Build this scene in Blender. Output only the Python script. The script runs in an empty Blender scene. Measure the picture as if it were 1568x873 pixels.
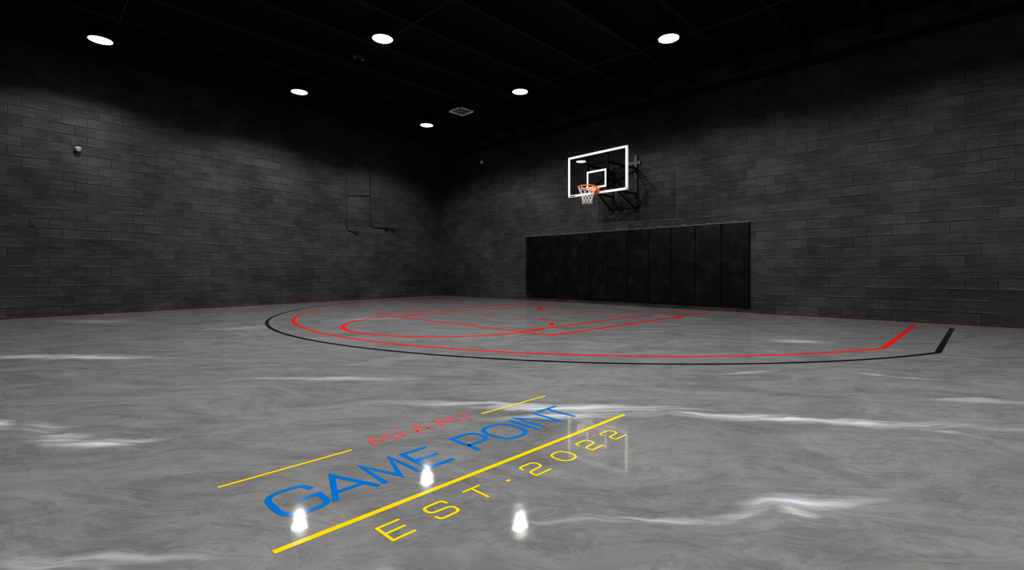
import bpy, bmesh, math, random
from math import sin, cos, pi, radians, sqrt, atan2
from mathutils import Vector, Matrix
random.seed(4)
scene = bpy.context.scene
COL = scene.collection
# ------------------------------------------------------------- survey
F = 740.0; CX = 784.0; HY = 415.0; H = 0.95; AZ = radians(44.45)
CA, SA = cos(AZ), sin(AZ)
def fp(px, py):           # photo measurement -> point on the floor (metres)
    D = H*F/(py-HY); L = (px-CX)/F*D
    return (D*CA+L*SA, D*SA-L*CA)

XW = 11.63                 # hoop wall
YC = 15.28                 # corner
SK = (15.28-13.83)/(11.62+0.27)   # side wall is slightly out of square
XB, YB = -4.0, -6.0
CH = 5.80
def ywall(x): return YC + (x-XW)*SK

# ------------------------------------------------------------- node helpers
class NT:
    def __init__(s, name):
        s.m = bpy.data.materials.new(name); s.m.use_nodes = True
        s.t = s.m.node_tree; s.t.nodes.clear()
        s.out = s.t.nodes.new('ShaderNodeOutputMaterial')
    def n(s, typ, ins=None, **kw):
        nd = s.t.nodes.new(typ)
        for k, v in kw.items(): setattr(nd, k, v)
        if ins:
            for k, v in ins.items():
                sock = nd.inputs[k]
                if isinstance(v, bpy.types.NodeSocket): s.t.links.new(v, sock)
                else: sock.default_value = v
        return nd
    def math(s, op, a, b=0.0, clamp=False, c=None):
        d = {0: a, 1: b}
        if c is not None: d[2] = c
        nd = s.n('ShaderNodeMath', d, operation=op, use_clamp=clamp)
        return nd.outputs[0]
    def mix(s, f, a, b):
        nd = s.n('ShaderNodeMix', None, data_type='RGBA')
        for k, v in ((0, f), (6, a), (7, b)):
            if isinstance(v, bpy.types.NodeSocket): s.t.links.new(v, nd.inputs[k])
            else: nd.inputs[k].default_value = v
        return nd.outputs[2]
    def ramp(s, f, stops):
        nd = s.n('ShaderNodeValToRGB', {0: f})
        cr = nd.color_ramp
        while len(cr.elements) < len(stops): cr.elements.new(0.5)
        for e, (p, c) in zip(cr.elements, stops):
            e.position = p; e.color = (c, c, c, 1) if not hasattr(c, '__len__') else c
        return nd.outputs[0]
    def surf(s, sh): s.t.links.new(sh, s.out.inputs['Surface']); return s.m

def simple(name, col, rough=0.5, metal=0.0, spec=0.5, noise=0.15, nscale=12.0, bump=0.0):
    t = NT(name)
    tc = t.n('ShaderNodeTexCoord').outputs['Object']
    nz = t.n('ShaderNodeTexNoise', {'Vector': tc, 'Scale': nscale, 'Detail': 4.0}).outputs[0]
    a = tuple(c*(1-noise) for c in col)+(1,); b = tuple(min(1, c*(1+noise)) for c in col)+(1,)
    p = t.n('ShaderNodeBsdfPrincipled', {'Base Color': t.mix(nz, a, b), 'Roughness': rough,
            'Metallic': metal, 'Specular IOR Level': spec})
    if bump:
        bp = t.n('ShaderNodeBump', {'Height': nz, 'Strength': bump, 'Distance': 0.01})
        t.t.links.new(bp.outputs[0], p.inputs['Normal'])
    return t.surf(p.outputs[0])

# ------------------------------------------------------------- materials
def mat_block():
    t = NT('black_painted_block')
    uv = t.n('ShaderNodeUVMap').outputs[0]
    n0 = t.n('ShaderNodeTexNoise', {'Vector': uv, 'Scale': 3.0, 'Detail': 4.0}).outputs['Color']
    off = t.n('ShaderNodeVectorMath', {0: n0, 1: (0.5, 0.5, 0.5)}, operation='SUBTRACT').outputs[0]
    off = t.n('ShaderNodeVectorMath', {0: off, 3: 0.030}, operation='SCALE').outputs[0]
    v = t.n('ShaderNodeVectorMath', {0: uv, 1: off}, operation='ADD').outputs[0]
    br = t.n('ShaderNodeTexBrick', {'Vector': v, 'Color1': (0, 0, 0, 1), 'Color2': (1, 1, 1, 1), 'Mortar': (0.5, 0.5, 0.5, 1),
             'Scale': 1.0, 'Mortar Size': 0.008, 'Mortar Smooth': 1.0, 'Bias': 0.0, 'Brick Width': 0.406, 'Row Height': 0.203})
    br.offset = 0.5
    perb = br.outputs['Color']
    big = t.n('ShaderNodeTexNoise', {'Vector': uv, 'Scale': 0.45, 'Detail': 6.0, 'Roughness': 0.65}).outputs[0]
    fine = t.n('ShaderNodeTexNoise', {'Vector': uv, 'Scale': 24.0, 'Detail': 7.0, 'Roughness': 0.75}).outputs[0]
    fill = t.n('ShaderNodeTexNoise', {'Vector': uv, 'Scale': 1.9, 'Detail': 5.0}).outputs[0]
    mort = t.math('MULTIPLY', br.outputs['Fac'], t.ramp(fill, [(0.42, 0.1), (0.62, 0.8)]))
    mp = t.n('ShaderNodeMapping', {'Vector': uv, 'Scale': (2.2, 13.0, 1.0)}).outputs[0]
    sm = t.n('ShaderNodeTexNoise', {'Vector': mp, 'Scale': 1.0, 'Detail': 6.0, 'Roughness': 0.7}).outputs[0]
    # ragged bed joints struck proud, with a pale highlight painted along their ridges
    sx = t.n('ShaderNodeSeparateXYZ', {0: v}).outputs[1]
    fr = t.math('FRACT', t.math('DIVIDE', sx, 0.203))
    dj = t.math('ABSOLUTE', t.math('SUBTRACT', fr, 0.12))
    jb = t.ramp(dj, [(0.0, 1.0), (0.10, 0.0)])
    jb = t.math('MULTIPLY', jb, t.ramp(sm, [(0.40, 0.0), (0.60, 1.0)]))
    c = t.mix(perb, (0.023, 0.023, 0.0235, 1), (0.036, 0.036, 0.0365, 1))
    bigr = t.ramp(big, [(0.40, 0.0), (0.66, 1.0)])
    c = t.mix(t.math('MULTIPLY', bigr, t.math('ADD', 0.35, t.math('MULTIPLY', perb, 0.4))), c, (0.080, 0.080, 0.081, 1))
    c = t.mix(t.ramp(sm, [(0.50, 0.0), (0.76, 0.5)]), c, (0.095, 0.094, 0.093, 1))
    c = t.mix(t.math('MULTIPLY', jb, 0.42), c, (0.12, 0.119, 0.118, 1))
    c = t.mix(t.ramp(fine, [(0.30, 0.4), (0.55, 0.0)]), c, (0.008, 0.008, 0.008, 1))
    c = t.mix(t.math('MULTIPLY', mort, 0.45), c, (0.009, 0.009, 0.009, 1))
    h = t.math('SUBTRACT', t.math('MULTIPLY', fine, 0.7), mort)
    h = t.math('ADD', h, t.math('MULTIPLY', perb, 0.15))
    h = t.math('ADD', h, t.math('MULTIPLY', sm, 1.5))
    h = t.math('ADD', h, t.math('MULTIPLY', jb, 0.8))
    bp = t.n('ShaderNodeBump', {'Height': h, 'Strength': 0.95, 'Distance': 0.014})
    p = t.n('ShaderNodeBsdfPrincipled', {'Base Color': c, 'Roughness': 0.6, 'Specular IOR Level': 0.10, 'Normal': bp.outputs[0]})
    return t.surf(p.outputs[0])

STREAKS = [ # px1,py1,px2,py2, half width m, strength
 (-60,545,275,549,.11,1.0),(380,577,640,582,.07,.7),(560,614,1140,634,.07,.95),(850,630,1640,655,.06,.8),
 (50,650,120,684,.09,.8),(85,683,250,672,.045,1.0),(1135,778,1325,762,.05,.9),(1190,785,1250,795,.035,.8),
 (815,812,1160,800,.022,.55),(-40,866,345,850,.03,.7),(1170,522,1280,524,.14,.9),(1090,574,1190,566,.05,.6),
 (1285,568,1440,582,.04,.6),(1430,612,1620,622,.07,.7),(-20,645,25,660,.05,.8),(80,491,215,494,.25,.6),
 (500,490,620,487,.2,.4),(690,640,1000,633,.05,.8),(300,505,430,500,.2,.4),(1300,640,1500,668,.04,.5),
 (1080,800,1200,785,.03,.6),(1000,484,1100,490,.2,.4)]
def mat_floor():
    t = NT('marbled_grey_epoxy')
    P = t.n('ShaderNodeTexCoord').outputs['Object']
    def warp(v, sc, amp, det=3.0):
        n = t.n('ShaderNodeTexNoise', {'Vector': v, 'Scale': sc, 'Detail': det}).outputs['Color']
        o = t.n('ShaderNodeVectorMath', {0: n, 1: (0.5, 0.5, 0.5)}, operation='SUBTRACT').outputs[0]
        o = t.n('ShaderNodeVectorMath', {0: o, 3: amp}, operation='SCALE').outputs[0]
        return t.n('ShaderNodeVectorMath', {0: v, 1: o}, operation='ADD').outputs[0]
    W1 = warp(P, 0.9, 0.35, 2.0)
    W2 = warp(W1, 3.5, 0.14, 2.0)
    rot = atan2(-CA, SA)
    fibc = t.n('ShaderNodeMapping', {'Vector': W2, 'Rotation': (0, 0, rot), 'Scale': (0.8, 0.07, 1.0)}, vector_type='TEXTURE').outputs[0]
    fib = t.n('ShaderNodeTexNoise', {'Vector': fibc, 'Scale': 1.0, 'Detail': 6.0, 'Roughness': 0.6, 'Distortion': 0.8}).outputs[0]
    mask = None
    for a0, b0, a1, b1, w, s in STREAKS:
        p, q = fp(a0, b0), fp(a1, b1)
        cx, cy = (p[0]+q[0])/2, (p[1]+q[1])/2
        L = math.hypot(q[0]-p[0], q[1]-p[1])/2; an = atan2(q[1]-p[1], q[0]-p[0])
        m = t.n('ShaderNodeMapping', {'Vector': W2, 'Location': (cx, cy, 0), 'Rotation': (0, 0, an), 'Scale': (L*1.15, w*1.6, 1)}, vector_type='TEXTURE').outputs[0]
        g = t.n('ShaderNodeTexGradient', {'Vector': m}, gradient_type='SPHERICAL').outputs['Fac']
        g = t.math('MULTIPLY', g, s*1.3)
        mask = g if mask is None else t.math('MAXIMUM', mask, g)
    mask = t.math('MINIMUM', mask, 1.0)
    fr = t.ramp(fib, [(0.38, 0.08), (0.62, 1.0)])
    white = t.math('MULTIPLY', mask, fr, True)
    bc = t.n('ShaderNodeMapping', {'Vector': W1, 'Rotation': (0, 0, rot), 'Scale': (1.1, 0.55, 1.0)}, vector_type='TEXTURE').outputs[0]
    cl = t.n('ShaderNodeTexNoise', {'Vector': bc, 'Scale': 1.0, 'Detail': 8.0, 'Roughness': 0.62, 'Distortion': 2.0}).outputs[0]
    vein = t.n('ShaderNodeTexNoise', {'Vector': bc, 'Scale': 2.2, 'Detail': 8.0, 'Roughness': 0.65, 'Distortion': 3.0}).outputs[0]
    vv = t.math('ABSOLUTE', t.math('SUBTRACT', vein, 0.5))
    vl = t.ramp(vv, [(0.0, 1.0), (0.03, 0.0)])
    vd = t.ramp(t.math('ABSOLUTE', t.math('SUBTRACT', vein, 0.58)), [(0.0, 1.0), (0.035, 0.0)])
    c = t.mix(t.ramp(cl, [(0.30, 0.0), (0.68, 1.0)]), (0.145, 0.144, 0.142, 1), (0.255, 0.255, 0.253, 1))
    c = t.mix(t.math('MULTIPLY', vl, 0.14), c, (0.40, 0.40, 0.405, 1))
    c = t.mix(t.math('MULTIPLY', vd, 0.30), c, (0.10, 0.10, 0.10, 1))
    c = t.mix(t.ramp(fib, [(0.28, 0.40), (0.45, 0.0)]), c, (0.11, 0.109, 0.107, 1))
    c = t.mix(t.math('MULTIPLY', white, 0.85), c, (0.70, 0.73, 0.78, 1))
    vo = t.n('ShaderNodeTexVoronoi', {'Vector': P, 'Scale': 2.4, 'Randomness': 1.0}).outputs['Distance']
    sp = t.ramp(vo, [(0.012, 1.0), (0.022, 0.0)])
    c = t.mix(t.math('MULTIPLY', sp, 0.6), c, (0.7, 0.7, 0.7, 1))
    wn = t.n('ShaderNodeTexNoise', {'Vector': P, 'Scale': 3.5, 'Detail': 3.0}).outputs[0]
    bp = t.n('ShaderNodeBump', {'Height': t.math('ADD', wn, t.math('MULTIPLY', sp, 0.5)), 'Strength': 0.2, 'Distance': 0.004})
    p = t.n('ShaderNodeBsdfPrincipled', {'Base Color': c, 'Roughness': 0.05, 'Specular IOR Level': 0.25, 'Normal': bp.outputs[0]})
    return t.surf(p.outputs[0])

def mat_pad():
    t = NT('black_vinyl_pad')
    P = t.n('ShaderNodeTexCoord').outputs['Object']
    a = t.n('ShaderNodeTexNoise', {'Vector': P, 'Scale': 3.0, 'Detail': 7.0, 'Roughness': 0.7}).outputs[0]
    sc = t.ramp(a, [(0.48, 0.0), (0.75, 1.0)])
    c = t.mix(sc, (0.003, 0.003, 0.0033, 1), (0.010, 0.010, 0.0105, 1))
    ro = t.math('ADD', 0.36, t.math('MULTIPLY', sc, 0.12))
    bp = t.n('ShaderNodeBump', {'Height': a, 'Strength': 0.35, 'Distance': 0.02})
    p = t.n('ShaderNodeBsdfPrincipled', {'Base Color': c, 'Roughness': ro, 'Specular IOR Level': 0.2, 'Normal': bp.outputs[0]})
    return t.surf(p.outputs[0])
def mat_glass():
    t = NT('backboard_glass')
    fr = t.n('ShaderNodeFresnel', {'IOR': 1.45}).outputs[0]
    gl = t.n('ShaderNodeBsdfGlossy', {'Color': (1, 1, 1, 1), 'Roughness': 0.02})
    tr = t.n('ShaderNodeBsdfTransparent', {'Color': (0.68, 0.70, 0.70, 1)})
    mx = t.n('ShaderNodeMixShader', {0: fr, 1: tr.outputs[0], 2: gl.outputs[0]})
    return t.surf(mx.outputs[0])
def mat_emit(name, col, s):
    t = NT(name)
    e = t.n('ShaderNodeEmission', {'Color': col+(1,), 'Strength': s})
    return t.surf(e.outputs[0])
def paint(name, col):
    t = NT(name)
    P = t.n('ShaderNodeTexCoord').outputs['Object']
    nz = t.n('ShaderNodeTexNoise', {'Vector': P, 'Scale': 8.0, 'Detail': 5.0}).outputs[0]
    a = tuple(c*0.88 for c in col)+(1,)
    p = t.n('ShaderNodeBsdfPrincipled', {'Base Color': t.mix(nz, a, col+(1,)), 'Roughness': 0.06, 'Specular IOR Level': 0.20})
    return t.surf(p.outputs[0])

M_BLOCK = mat_block(); M_FLOOR = mat_floor(); M_GLASS = mat_glass()
M_CEIL = simple('black_ceiling_paint', (0.005, 0.005, 0.0055), 0.6, spec=0.15, nscale=3)
M_RIB = simple('black_joist_paint', (0.012, 0.012, 0.0125), 0.6, spec=0.12, nscale=3)
M_BLACK = simple('black_metal', (0.007, 0.007, 0.0075), 0.4, spec=0.4)
M_COND = simple('painted_conduit', (0.014, 0.014, 0.015), 0.45)
M_PAD = mat_pad()
M_PADT = simple('pad_edge_trim', (0.08, 0.08, 0.082), 0.35)
M_WHITE = simple('white_enamel', (0.80, 0.81, 0.80), 0.35, noise=0.03)
M_CAMW = simple('aged_white_plastic', (0.30, 0.30, 0.30), 0.4, noise=0.1)
M_NET = simple('white_nylon_net', (0.75, 0.74, 0.70), 0.8, noise=0.08)
M_ORANGE = simple('orange_rim_paint', (0.95, 0.20, 0.03), 0.35, noise=0.05)
M_VENT = simple('vent_grey_metal', (0.9, 0.9, 0.89), 0.4, noise=0.05)
M_LENS = mat_emit('lamp_lens', (1.0, 0.985, 0.95), 28.0)
M_RED = paint('red_court_paint', (0.95, 0.006, 0.008))
M_BLK = paint('black_court_paint', (0.004, 0.004, 0.004))
M_YEL = paint('yellow_floor_paint', (0.94, 0.65, 0.003))
M_BLU = paint('blue_floor_paint', (0.002, 0.175, 0.58))
M_PNK = paint('salmon_red_paint', (0.82, 0.08, 0.09))

# ------------------------------------------------------------- mesh helpers
def mesh_obj(name, bm, mats, parent=None, smooth=False):
    me = bpy.data.meshes.new(name)
    bmesh.ops.recalc_face_normals(bm, faces=bm.faces[:])
    bm.to_mesh(me); bm.free()
    if not isinstance(mats, (list, tuple)): mats = [mats]
    for m in mats: me.materials.append(m)
    if smooth:
        for p in me.polygons: p.use_smooth = True
    ob = bpy.data.objects.new(name, me); COL.objects.link(ob)
    if parent: ob.parent = parent
    return ob
def empty(name, loc=(0, 0, 0)):
    e = bpy.data.objects.new(name, None); e.location = loc; e.empty_display_size = 0.2
    COL.objects.link(e); return e
def box(bm, lo, hi, mi=0, bev=0.0):
    c = [(a+b)/2 for a, b in zip(lo, hi)]; s = [abs(b-a) for a, b in zip(lo, hi)]
    r = bmesh.ops.create_cube(bm, size=1.0, matrix=Matrix.Translation(c) @ Matrix.Diagonal((s[0], s[1], s[2], 1)))
    fs = set(f for v in r['verts'] for f in v.link_faces)
    for f in fs: f.material_index = mi
    if bev:
        es = list(set(e for v in r['verts'] for e in v.link_edges))
        rr = bmesh.ops.bevel(bm, geom=es, offset=bev, segments=2, affect='EDGES', profile=0.5)
        for f in rr['faces']: f.material_index = mi
def tube(bm, pts, r, seg=10, mi=0, closed=False):
    pts = [Vector(p) for p in pts]; n = len(pts); rings = []
    up = None
    for i, p in enumerate(pts):
        if closed: d = (pts[(i+1) % n]-pts[i-1]).normalized()
        else: d = (pts[min(i+1, n-1)]-pts[max(i-1, 0)]).normalized()
        if up is None:
            up = Vector((0, 0, 1)) if abs(d.z) < 0.9 else Vector((1, 0, 0))
        a = d.cross(up).normalized(); b = a.cross(d).normalized(); up = b
        rings.append([bm.verts.new(p+(a*cos(2*pi*k/seg)+b*sin(2*pi*k/seg))*r) for k in range(seg)])
    m = n if closed else n-1
    for i in range(m):
        A, B = rings[i], rings[(i+1) % n]
        for k in range(seg):
            f = bm.faces.new((A[k], A[(k+1) % seg], B[(k+1) % seg], B[k])); f.material_index = mi
    if not closed:
        for R in (rings[0][::-1], rings[-1]):
            f = bm.faces.new(R); f.material_index = mi
def beam(bm, p, q, w, h, mi=0):   # square-section steel member
    p, q = Vector(p), Vector(q); d = (q-p); L = d.length
    M = Matrix.Translation((p+q)/2) @ d.to_track_quat('Z', 'Y').to_matrix().to_4x4() @ Matrix.Diagonal((w, h, L, 1))
    r = bmesh.ops.create_cube(bm, size=1.0, matrix=M)
    for v in r['verts']:
        for f in v.link_faces: f.material_index = mi
def lathe(bm, prof, seg=32, mi=0, c=(0, 0, 0)):
    rings = []
    for r, z in prof:
        rings.append([bm.verts.new((c[0]+r*cos(2*pi*k/seg), c[1]+r*sin(2*pi*k/seg), c[2]+z)) for k in range(seg)])
    for A, B in zip(rings, rings[1:]):
        for k in range(seg):
            f = bm.faces.new((A[k], A[(k+1) % seg], B[(k+1) % seg], B[k])); f.material_index = mi
def round_poly(pts, r, closed=False, seg=7):
    out = []; n = len(pts)
    rs = r if hasattr(r, '__len__') else [r]*n
    for i in range(n):
        p = Vector(pts[i])
        if (not closed and i in (0, n-1)) or rs[i] <= 0: out.append(p); continue
        a, b = Vector(pts[i-1]), Vector(pts[(i+1) % n])
        da, db = (a-p), (b-p)
        k = min(rs[i], da.length*0.5, db.length*0.5)
        s, e = p+da.normalized()*k, p+db.normalized()*k
        for j in range(seg+1):
            u = j/seg
            out.append(s*(1-u)**2 + p*(2*u*(1-u)) + e*u*u)
    return out
def ribbon(bm, pts, w, z, closed=False, mi=0):
    P = [Vector((p[0], p[1])) for p in pts]
    Q = [P[0]]
    for p in P[1:]:
        if (p-Q[-1]).length > 1e-5: Q.append(p)
    if closed and (Q[0]-Q[-1]).length < 1e-5: Q.pop()
    P = Q; n = len(P); L, R = [], []
    ws = w if hasattr(w, '__len__') else [w]*n
    for i in range(n):
        if closed or 0 < i < n-1:
            d1 = (P[i]-P[i-1]).normalized(); d2 = (P[(i+1) % n]-P[i]).normalized()
        else:
            d1 = d2 = (P[min(i+1, n-1)]-P[max(i-1, 0)]).normalized()
        n1 = Vector((-d1.y, d1.x)); n2 = Vector((-d2.y, d2.x))
        m = (n1+n2)
        m = m.normalized() if m.length > 1e-6 else n1
        k = 1/max(0.35, m.dot(n1))
        h = ws[min(i, len(ws)-1)]/2*k
        L.append(bm.verts.new((P[i].x+m.x*h, P[i].y+m.y*h, z))); R.append(bm.verts.new((P[i].x-m.x*h, P[i].y-m.y*h, z)))
    for i in range(n if closed else n-1):
        j = (i+1) % n
        f = bm.faces.new((R[i], R[j], L[j], L[i])); f.material_index = mi
def flat_obj(name, bm, mats, parent):
    for f in bm.faces:
        f.normal_update()
        if f.normal.z < 0: f.normal_flip()
    me = bpy.data.meshes.new(name); bm.to_mesh(me); bm.free()
    for m in mats: me.materials.append(m)
    ob = bpy.data.objects.new(name, me); COL.objects.link(ob); ob.parent = parent
    return ob

# ------------------------------------------------------------- room shell
T = 0.2
def slab(name, poly, z0, z1, mat):
    bm = bmesh.new()
    lo = [bm.verts.new((x, y, z0)) for x, y in poly]; hi = [bm.verts.new((x, y, z1)) for x, y in poly]
    bm.faces.new(lo[::-1]); bm.faces.new(hi)
    for i in range(len(poly)):
        j = (i+1) % len(poly); bm.faces.new((lo[i], lo[j], hi[j], hi[i]))
    return mesh_obj(name, bm, mat)
room = [(XB, YB), (XW, YB), (XW, YC), (XB, ywall(XB))]
slab('floor', room, -0.15, 0.0, M_FLOOR)
ceil = slab('ceiling', room, CH, CH+0.15, M_CEIL)
def wall(name, a, b, outward):
    a, b = Vector(a), Vector(b); o = Vector(outward)*T; L = (b-a).length
    bm = bmesh.new(); uvl = bm.loops.layers.uv.new('UVMap')
    pts = [a, b, b+o, a+o]; uu = [0, L, L, 0]
    lo = [bm.verts.new((p.x, p.y, -0.15)) for p in pts]; hi = [bm.verts.new((p.x, p.y, CH+0.15)) for p in pts]
    vu = {}
    for v, u in zip(lo+hi, uu+uu): vu[v] = (u, v.co.z)
    bm.faces.new(lo[::-1]); bm.faces.new(hi)
    for i in range(4):
        j = (i+1) % 4; bm.faces.new((lo[i], lo[j], hi[j], hi[i]))
    for f in bm.faces:
        for l in f.loops: l[uvl].uv = vu[l.vert]
    return mesh_obj(name, bm, M_BLOCK)
wall('wall_right', (XW, YC), (XW, YB), (1, 0))
wall('wall_left', (XB, ywall(XB)), (XW, YC), (0, 1))
wall('wall_back', (XB, YB), (XB, ywall(XB)), (-1, 0))
wall('wall_rear', (XB, YB), (XW, YB), (0, -1))

# precast ceiling joists, running square to the hoop wall
bm = bmesh.new()
RB = 5.52
y = 6.37-1.22*10
while y < 14.9:
    x0 = XB+0.0
    if y > ywall(XB): x0 = XW-(YC-y+0.12)/SK
    if x0 < XW-0.5:
        t0, t1 = 0.055, 0.085
        A = [(x0, y-t0, RB), (x0, y+t0, RB), (x0, y+t1, CH), (x0, y-t1, CH)]
        va = [bm.verts.new(p) for p in A]; vb = [bm.verts.new((XW, p[1], p[2])) for p in A]
        bm.faces.new(va); bm.faces.new(vb[::-1])
        for i in range(4):
            j = (i+1) % 4; bm.faces.new((va[i], va[j], vb[j], vb[i]))
    y += 1.22
mesh_obj('joists', bm, M_RIB, ceil)
bm = bmesh.new()
box(bm, (XW-0.03, YB, 5.25), (XW, YC, 5.40)); mesh_obj('trim_1', bm, M_RIB)

# ------------------------------------------------------------- lights
LX = [1.10, 4.90, 8.75]; LY = [-3.5, 0.42, 4.36, 8.30, 12.25]
LZ = 5.42
def lamp(x, y):
    e = empty('high_bay_light', (x, y, LZ))
    bm = bmesh.new()
    lathe(bm, [(0.185, 0.0), (0.205, -0.004), (0.215, 0.012), (0.205, 0.03), (0.14, 0.045), (0.13, 0.11), (0.06, 0.12), (0.05, 0.15), (0.0001, 0.15)], 40)
    for k in range(20):
        a = 2*pi*k/20
        M = Matrix.Rotation(a, 4, 'Z') @ Matrix.Translation((0.155, 0, 0.07)) @ Matrix.Diagonal((0.07, 0.008, 0.06, 1))
        bmesh.ops.create_cube(bm, size=1.0, matrix=M)
    mesh_obj('housing', bm, M_BLACK, e)
    bm = bmesh.new()
    lathe(bm, [(0.0001, -0.020), (0.09, -0.018), (0.15, -0.012), (0.190, -0.002)], 40)
    mesh_obj('lens', bm, M_LENS, e, True)
    bm = bmesh.new()
    tube(bm, [(0, 0, 0.14), (0, 0, CH-LZ)], 0.012, 8)
    box(bm, (-0.06, -0.06, CH-LZ-0.05), (0.06, 0.06, CH-LZ))
    mesh_obj('hanging_stem', bm, M_BLACK, e)
    ld = bpy.data.lights.new('led_beam', 'SPOT'); ld.energy = 225; ld.shadow_soft_size = 0.09
    ld.spot_size = radians(152); ld.spot_blend = 0.36; ld.color = (1.0, 0.99, 0.97)
    if x == LX[1]: ld.spot_size = radians(168); ld.energy = 270
    if x == LX[1] and y == LY[3]: ld.spot_size = radians(172); ld.spot_blend = 0.25; ld.energy = 700; ld.shadow_soft_size = 0.06
    if x == LX[0]: ld.spot_size = radians(138)
    if y == LY[4]: ld.spot_size = radians(146)
    lo = bpy.data.objects.new('led_beam', ld); COL.objects.link(lo); lo.parent = e; lo.location = (0, 0, -0.10)
for x in LX:
    for y in LY: lamp(x, y)

# conduits on ceiling linking the lamps
for x in LX:
    bm = bmesh.new(); z = RB-0.012
    tube(bm, [(x+0.28, YB, z), (x+0.28, 5.2, z), (x+0.18, 5.5, z), (x+0.18, ywall(x), z)], 0.012, 8)
    for y in LY:
        tube(bm, [(x+0.22, y, z), (x, y, z+0.05)], 0.010, 8)
    mesh_obj('ceiling_conduit', bm, M_COND)

# ceiling vent diffuser
e = empty('ceiling_vent', (8.86, 10.72, RB-0.02))
bm = bmesh.new()
s = 0.27
box(bm, (-s, -s, 0), (s, -s+0.035, 0.03)); box(bm, (-s, s-0.035, 0), (s, s, 0.03))
box(bm, (-s, -s, 0), (-s+0.035, s, 0.03)); box(bm, (s-0.035, -s, 0), (s, s, 0.03))
for k in range(8):
    yy = -s+0.06+k*0.06
    M = Matrix.Translation((0, yy, 0.015)) @ Matrix.Rotation(radians(20), 4, 'X') @ Matrix.Diagonal((2*s-0.06, 0.045, 0.004, 1))
    bmesh.ops.create_cube(bm, size=1.0, matrix=M)
mesh_obj('grille', bm, M_VENT, e)
bm = bmesh.new(); box(bm, (-s+0.02, -s+0.02, 0.03), (s-0.02, s-0.02, CH-RB+0.02)); mesh_obj('duct_box', bm, M_BLACK, e)

# small emergency fixture under the joists
e = empty('emergency_light', (4.95, 9.35, RB-0.10))
bm = bmesh.new(); box(bm, (-.12, -.05, 0), (.12, .05, .10), 0, .01); tube(bm, [(0,0,.09),(0,0,.38)], .012, 8)
mesh_obj('body', bm, M_COND, e)
bm = bmesh.new()
for s_ in (-1, 1):
    bmesh.ops.create_uvsphere(bm, u_segments=16, v_segments=10, radius=0.04, matrix=Matrix.Translation((s_*0.09, -0.02, -0.035)))
mesh_obj('lamp_heads', bm, M_PADT, e, True)

# ------------------------------------------------------------- wall pads
pad = empty('wall_padding', (XW, 7.27, 0))
bm = bmesh.new()
y0, y1 = 3.83, 10.72; n = 11; w = (y1-y0)/n; z0, z1 = 0.13, 2.06
for k in range(n):
    a = y0+k*w-7.27
    box(bm, (-0.065, a+0.004, z0), (-0.012, a+w-0.004, z1), 0, 0.016)
box(bm, (-0.012, y0-7.27, z0), (0, y1-7.27, z1), 0)
box(bm, (-0.072, y0-7.29, z1), (0, y1-7.25, z1+0.022), 1)
for k in range(n):
    a = y0+(k+0.5)*w-7.27
    box(bm, (-0.02, a-0.04, z1+0.022), (0, a+0.04, z1+0.05), 1)
mesh_obj('pad_panels', bm, [M_PAD, M_PADT], pad, False)

# ------------------------------------------------------------- basketball hoop
BX, BY = 10.30, 7.085
hoop = empty('basketball_hoop', (BX, BY, 0))
board = empty('backboard'); board.parent = hoop; board.rotation_euler = (0, 0, radians(-2.2))
hw, zb, zt = 0.925, 2.91, 3.985
bm = bmesh.new(); t = 0.058
box(bm, (-0.02, -hw, zb), (0.03, hw, zb+0.06), 0, 0.004); box(bm, (-0.02, -hw, zt-t), (0.03, hw, zt), 0, 0.004)
box(bm, (-0.02, -hw, zb), (0.03, -hw+t, zt), 0, 0.004); box(bm, (-0.02, hw-t, zb), (0.03, hw, zt), 0, 0.004)
mesh_obj('frame', bm, M_WHITE, board)
bm = bmesh.new(); box(bm, (-0.006, -hw+0.03, zb+0.03), (0.006, hw-0.03, zt-0.03)); mesh_obj('glass', bm, M_GLASS, board)
bm = bmesh.new(); sw = 0.305; sb = 3.06; st = 3.52; q = 0.05
for lo, hi in (((-sw, sb), (sw, sb+q)), ((-sw, st-q), (sw, st)), ((-sw, sb+q), (-sw+q, st-q)), ((sw-q, sb+q), (sw, st-q))):
    box(bm, (-0.010, lo[0], lo[1]), (-0.007, hi[0], hi[1]))
mesh_obj('target_square', bm, M_WHITE, board)
bm = bmesh.new(); box(bm, (-0.022, hw-0.25, zb+0.016), (-0.0205, hw-0.06, zb+0.04)); mesh_obj('label_plate', bm, M_BLACK, board)
RX = -0.385; RZ = 3.05; RR = 0.23
bm = bmesh.new()
tube(bm, [(RX+RR*cos(2*pi*k/48), RR*sin(2*pi*k/48), RZ) for k in range(48)], 0.014, 10, closed=True)
box(bm, (-0.035, -0.10, RZ-0.13), (-0.02, 0.10, RZ+0.05), 0, 0.003)
box(bm, (-0.16, -0.075, RZ-0.085), (-0.03, 0.075, RZ-0.005), 0, 0.008)
for s in (-1, 1):
    tube(bm, [(-0.05, s*0.075, RZ-0.05), (RX+0.08, s*0.20, RZ-0.012), (RX-0.02, s*0.228, RZ-0.008)], 0.009, 8)
    beam(bm, (-0.03, s*0.06, RZ-0.11), (-0.17, s*0.13, RZ-0.02), 0.012, 0.03)
for k in range(12):
    a = 2*pi*(k+0.5)/12
    tube(bm, [(RX+(RR)*cos(a), (RR)*sin(a), RZ-0.008), (RX+(RR-0.006)*cos(a), (RR-0.006)*sin(a), RZ-0.028), (RX+(RR+0.004)*cos(a+0.07), (RR+0.004)*sin(a+0.07), RZ-0.010)], 0.0035, 6)
mesh_obj('rim', bm, M_ORANGE, board, True)
bm = bmesh.new()
lev = [(0.0, 0.226), (-0.10, 0.185), (-0.19, 0.150), (-0.27, 0.128), (-0.34, 0.12), (-0.41, 0.125)]
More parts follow.
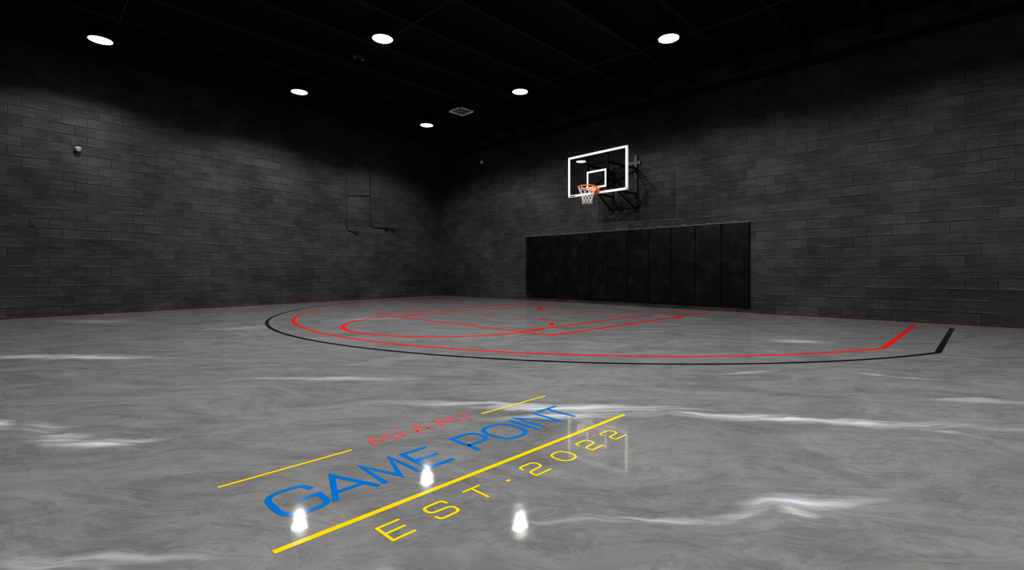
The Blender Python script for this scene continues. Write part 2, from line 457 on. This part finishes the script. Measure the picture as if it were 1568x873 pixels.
N = 10
for k in range(N):
    for sg in (0.5, -0.5):
        pts = []
        for i, (z, r) in enumerate(lev):
            a = 2*pi*(k+(sg if i % 2 else 0.0))/N
            pts.append((RX+r*cos(a), r*sin(a), RZ-0.02+z))
        tube(bm, pts, 0.0058, 6)
mesh_obj('net', bm, M_NET, board, True)
# wall mount steelwork
bm = bmesh.new(); WX = XW-BX
for s in (-1, 1):
    ya = s*0.30
    beam(bm, (0.05, ya, 2.95), (0.05, ya, 3.95), 0.035, 0.045)
    beam(bm, (WX-0.03, ya*1.25, 2.55), (WX-0.03, ya*1.25, 4.05), 0.05, 0.08)
    beam(bm, (0.06, ya, 3.70), (WX-0.04, ya*1.25, 3.70), 0.05, 0.05)
    beam(bm, (0.06, ya, 3.02), (WX-0.04, ya*1.25, 3.02), 0.05, 0.05)
    beam(bm, (0.06, ya, 3.06), (WX-0.04, ya*1.25, 3.66), 0.04, 0.04)
    beam(bm, (0.5, ya, 3.02), (WX-0.04, ya*1.25, 2.62), 0.04, 0.04)
beam(bm, (0.05, -0.32, 3.70), (0.05, 0.32, 3.70), 0.04, 0.04)
beam(bm, (0.05, -0.32, 3.02), (0.05, 0.32, 3.02), 0.04, 0.04)
beam(bm, (0.62, -0.34, 3.70), (0.62, 0.34, 3.02), 0.035, 0.035)
beam(bm, (0.62, -0.34, 3.02), (0.62, 0.34, 3.70), 0.035, 0.035)
beam(bm, (WX-0.02, -0.5, 3.85), (WX-0.02, 0.5, 3.85), 0.04, 0.09)
beam(bm, (WX-0.02, -0.5, 2.70), (WX-0.02, 0.5, 2.70), 0.04, 0.09)
mesh_obj('wall_mount', bm, M_BLACK, hoop)

# ------------------------------------------------------------- court markings
court = empty('court_markings')
HX, HYc = 9.92, 7.1
def arcpts(cx, cy, r, a0, a1, n=96): return [(cx+r*cos(a0+(a1-a0)*i/n), cy+r*sin(a0+(a1-a0)*i/n)) for i in range(n+1)]
def three(hwid, r, w, z, mi, endx, bm):
    j = math.asin(hwid/r)
    a = arcpts(HX, HYc, r, pi+j, pi-j, 140)
    pts = [(endx, HYc-hwid)]+a+[(endx, HYc+hwid)]
    ribbon(bm, pts, w, z, mi=mi)
bm = bmesh.new()
three(6.20, 6.68, 0.064, 0.001, 0, 11.05, bm)
flat_obj('three_point_line_red', bm, [M_RED], court)
bm = bmesh.new(); three(6.70, 7.13, 0.062, 0.001, 0, 10.85, bm); flat_obj('three_point_line_black', bm, [M_BLK], court)
bm = bmesh.new()
FX = 5.5; z = 0.001; lw = 0.078
ribbon(bm, [(11.45, 4.57), (FX, 4.57), (FX, 9.6), (11.45, 9.6)], lw, z)
ribbon(bm, [(11.45, 5.22), (FX+0.03, 5.22)], lw, z*1.2); ribbon(bm, [(11.45, 8.9), (FX+0.03, 8.9)], lw, z*1.2)
ribbon(bm, arcpts(FX, 6.98, 1.85, pi/2, 3*pi/2, 60), lw, z*1.4)
for k in range(7):
    a = -pi/2+pi*(k+0.25)/7.0
    ribbon(bm, arcpts(FX, 6.98, 1.85, a, a+pi/14, 8), lw, z*1.4)
ribbon(bm, [(HX+0.35, HYc-1.22)]+arcpts(HX, HYc, 1.22, 3*pi/2, pi/2, 40)+[(HX+0.35, HYc+1.22)], lw, z*1.4)
for yy, s in ((4.57, -1), (9.6, 1)):
    for xx, wd in ((9.35, 0.28), (8.45, 0.05), (7.6, 0.05), (6.7, 0.05)):
        ribbon(bm, [(xx, yy), (xx, yy+s*0.2)], wd, z*1.6)
flat_obj('key_lines', bm, [M_RED], court)
bm = bmesh.new()
ribbon(bm, [(11.55, YB+0.1), (11.55, ywall(11.55)-0.07), (XB+0.1, ywall(XB+0.1)-0.07)], 0.03, 0.001)
flat_obj('boundary_line', bm, [M_RED], court)

# ------------------------------------------------------------- floor lettering
logo = empty('floor_logo')
ZL = 0.0008
bm = bmesh.new()
ribbon(bm, [(0.60, 1.717), (2.80, 1.708)], 0.028, ZL)
ribbon(bm, [(0.61, 2.405), (1.235, 2.402)], 0.018, ZL); ribbon(bm, [(2.15, 2.396), (2.80, 2.39)], 0.018, ZL)
flat_obj('underlines', bm, [M_YEL], logo)
def glyph(ch, w):
    G = {
     'G': [(round_poly([(w*.98, .74), (w*.9, 1), (0, 1), (0, 0), (w, 0), (w, .47), (w*.5, .47)], [0, .2, .42, .42, .25, 0, 0]), False)],
     'A': [([(0, 0), (w/2, 1), (w, 0)], False), ([(w*.17, .30), (w*.83, .30)], False)],
     'M': [([(0, 0), (w*.06, 1), (w/2, .12), (w*.94, 1), (w, 0)], False)],
     'E': [([(w, .97), (0, .97), (0, .03), (w, .03)], False), ([(0, .5), (w*.92, .5)], False)],
     'P': [(round_poly([(0, 0), (0, .97), (w, .97), (w, .38), (0, .38)], [0, 0, .28, .28, 0]), False)],
     'O': [(round_poly([(0, 0), (0, 1), (w, 1), (w, 0)], .48, True), True)],
     '0': [(round_poly([(0, 0), (0, 1), (w, 1), (w, 0)], .48, True), True)],
     'I': [([(w/2, 0), (w/2, 1)], False)],
     'N': [([(0, 0), (0, 1), (w, 0), (w, 1)], False)],
     'T': [([(0, .97), (w, .97)], False), ([(w/2, 0), (w/2, .97)], False)],
     'S': [(round_poly([(w, .72), (w*.95, 1), (0, 1), (0, .52), (w, .48), (w, 0), (w*.05, 0), (0, .28)], .26), False)],
     '2': [(round_poly([(0, .72), (w*.03, 1), (w, 1), (w, .48), (0, .42), (0, .02), (w, .02)], [0, .25, .26, .26, .2, 0, 0]), False)],
    }
    return G[ch]
def put(bm, ch, x0, x1, y0, h, lw):
    w = (x1-x0)/h
    for k, (pts, cl) in enumerate(glyph(ch, w)):
        ribbon(bm, [(x0+p[0]*h, y0+p[1]*h) for p in pts], lw, ZL+0.0002*k, cl)
bm = bmesh.new()
for ch, a, b in (('G', .715, .895), ('A', .915, 1.115), ('M', 1.15, 1.33), ('E', 1.385, 1.54),
                 ('P', 1.71, 1.87), ('O', 1.91, 2.12), ('I', 2.16, 2.20), ('N', 2.24, 2.40), ('T', 2.44, 2.64)):
    put(bm, ch, a, b, 1.915, 0.25, 0.027)
flat_obj('club_name', bm, [M_BLU], logo)
bm = bmesh.new()
for ch, cx, w in (('E', .97, .095), ('S', 1.175, .10), ('T', 1.38, .10), ('2', 1.735, .105), ('0', 1.955, .11), ('2', 2.18, .105), ('2', 2.41, .105)):
    put(bm, ch, cx-w/2, cx+w/2, 1.488, 0.118, 0.0135)
ribbon(bm, [(1.54, 1.545), (1.562, 1.545)], 0.016, ZL)
flat_obj('established_date', bm, [M_YEL], logo)
bm = bmesh.new()
def stroke(pts, x0, y0, sx, sy, w):
    P = [Vector(p) for p in pts]
    n = len(P); ws = [w*(0.8+0.6*((i*7) % 3)/2) for i in range(n)]
    ribbon(bm, [(x0+p.x*sx, y0+p.y*sy) for p in P], ws, ZL)
mm = [(0, 0), (.10, .45), (.22, .95), (.40, .45), (.52, .40), (.72, .75), (.88, 1.0), (.93, .5), (1.0, .02)]
stroke(mm, 1.35, 2.36, .155, .13, .014)
stroke([(0, 0), (.02, .5), (0, 1)], 1.56, 2.37, .1, .12, .015)
stroke([(0, 0), (.3, .6), (.5, 1.05), (.7, .5), (1, 0)], 1.635, 2.36, .12, .14, .014)
stroke([(0, .35), (1, .42)], 1.62, 2.36, .155, .13, .012)
stroke(mm, 1.82, 2.36, .15, .14, .014)
stroke([(0, 0), (.02, .5), (0, 1)], 2.045, 2.36, .1, .14, .015)
flat_obj('city_name', bm, [M_PNK], logo)

# ------------------------------------------------------------- wall fittings
nrm = Vector((SK, -1, 0)).normalized()  # into room from side wall
def lw_point(px, py, off=0.0):
    t = (px-CX)/F
    dx, dy = CA+t*SA, SA-t*CA
    D = (YC-XW*SK)/(dy-SK*dx)
    return Vector((D*dx, D*dy, H+(HY-py)/F*D)) + nrm*off
bm = bmesh.new()
r = 0.014
tube(bm, [lw_point(530, 212, .02), lw_point(530, 345, .02), lw_point(533, 353, .02), lw_point(543, 356, .02)], r, 8)
tube(bm, [lw_point(567, 262, .02), lw_point(567, 343, .02), lw_point(571, 348, .02), lw_point(600, 351, .02)], r, 8)
tube(bm, [lw_point(530, 300, .02), lw_point(567, 300, .02)], r*.7, 8)
for q in ((545, 356), (602, 352), (591, 350)):
    p = lw_point(*q, 0.03); box(bm, (p.x-.05, p.y-.03, p.z-.06), (p.x+.05, p.y+.03, p.z+.06), 0, 0.006)
mesh_obj('wall_conduit', bm, M_BLACK)
p = lw_point(118, 228, 0.0)
e = empty('security_camera', p)
bm = bmesh.new()
lathe(bm, [(0.0001, 0.03), (0.05, 0.028), (0.062, 0.0), (0.06, -0.02), (0.0001, -0.02)], 24, 0, tuple(nrm*0.07))
bmesh.ops.create_uvsphere(bm, u_segments=20, v_segments=12, radius=0.055, matrix=Matrix.Translation(nrm*0.07+Vector((0, 0, -0.025))))
tube(bm, [Vector((0, 0, 0.03))+nrm*0.0, nrm*0.07+Vector((0, 0, 0.02))], 0.02, 10)
mesh_obj('dome', bm, M_CAMW, e, True)
bm = bmesh.new(); box(bm, (-.09, -0.02, .05), (-.03, 0.012, .17), 0, .005); mesh_obj('junction_box', bm, M_COND, e)
p = lw_point(50, 342, 0.0); e = empty('wall_outlet', p)
bm = bmesh.new(); box(bm, (-.04, -.02, -.06), (.04, .012, .06), 0, .005); mesh_obj('plate', bm, M_COND, e)
e = empty('motion_sensor', (XW, 12.9, 4.85))
bm = bmesh.new(); box(bm, (-.06, -.04, -.06), (0, .04, .06), 0, .012); mesh_obj('body', bm, M_WHITE, e)

# ------------------------------------------------------------- camera, world, colour
w = bpy.data.worlds.new('World'); scene.world = w; w.use_nodes = True
w.node_tree.nodes['Background'].inputs[0].default_value = (0.5, 0.5, 0.5, 1)
w.node_tree.nodes['Background'].inputs[1].default_value = 0.0
cam = bpy.data.cameras.new('camera'); co = bpy.data.objects.new('camera', cam); COL.objects.link(co)
co.location = (0, 0, H); co.rotation_euler = (pi/2, 0, AZ-pi/2)
cam.sensor_width = 36; cam.sensor_fit = 'HORIZONTAL'; cam.lens = F/1568*36
cam.shift_y = -(436.5-HY)/1568; cam.clip_start = 0.05; cam.clip_end = 100
scene.camera = co
scene.view_settings.view_transform = 'Standard'
scene.view_settings.look = 'None'
for lk in ('Medium High Contrast', 'High Contrast'):
    try:
        scene.view_settings.look = lk; print('LOOK', lk); break
    except Exception as ex: print(ex)
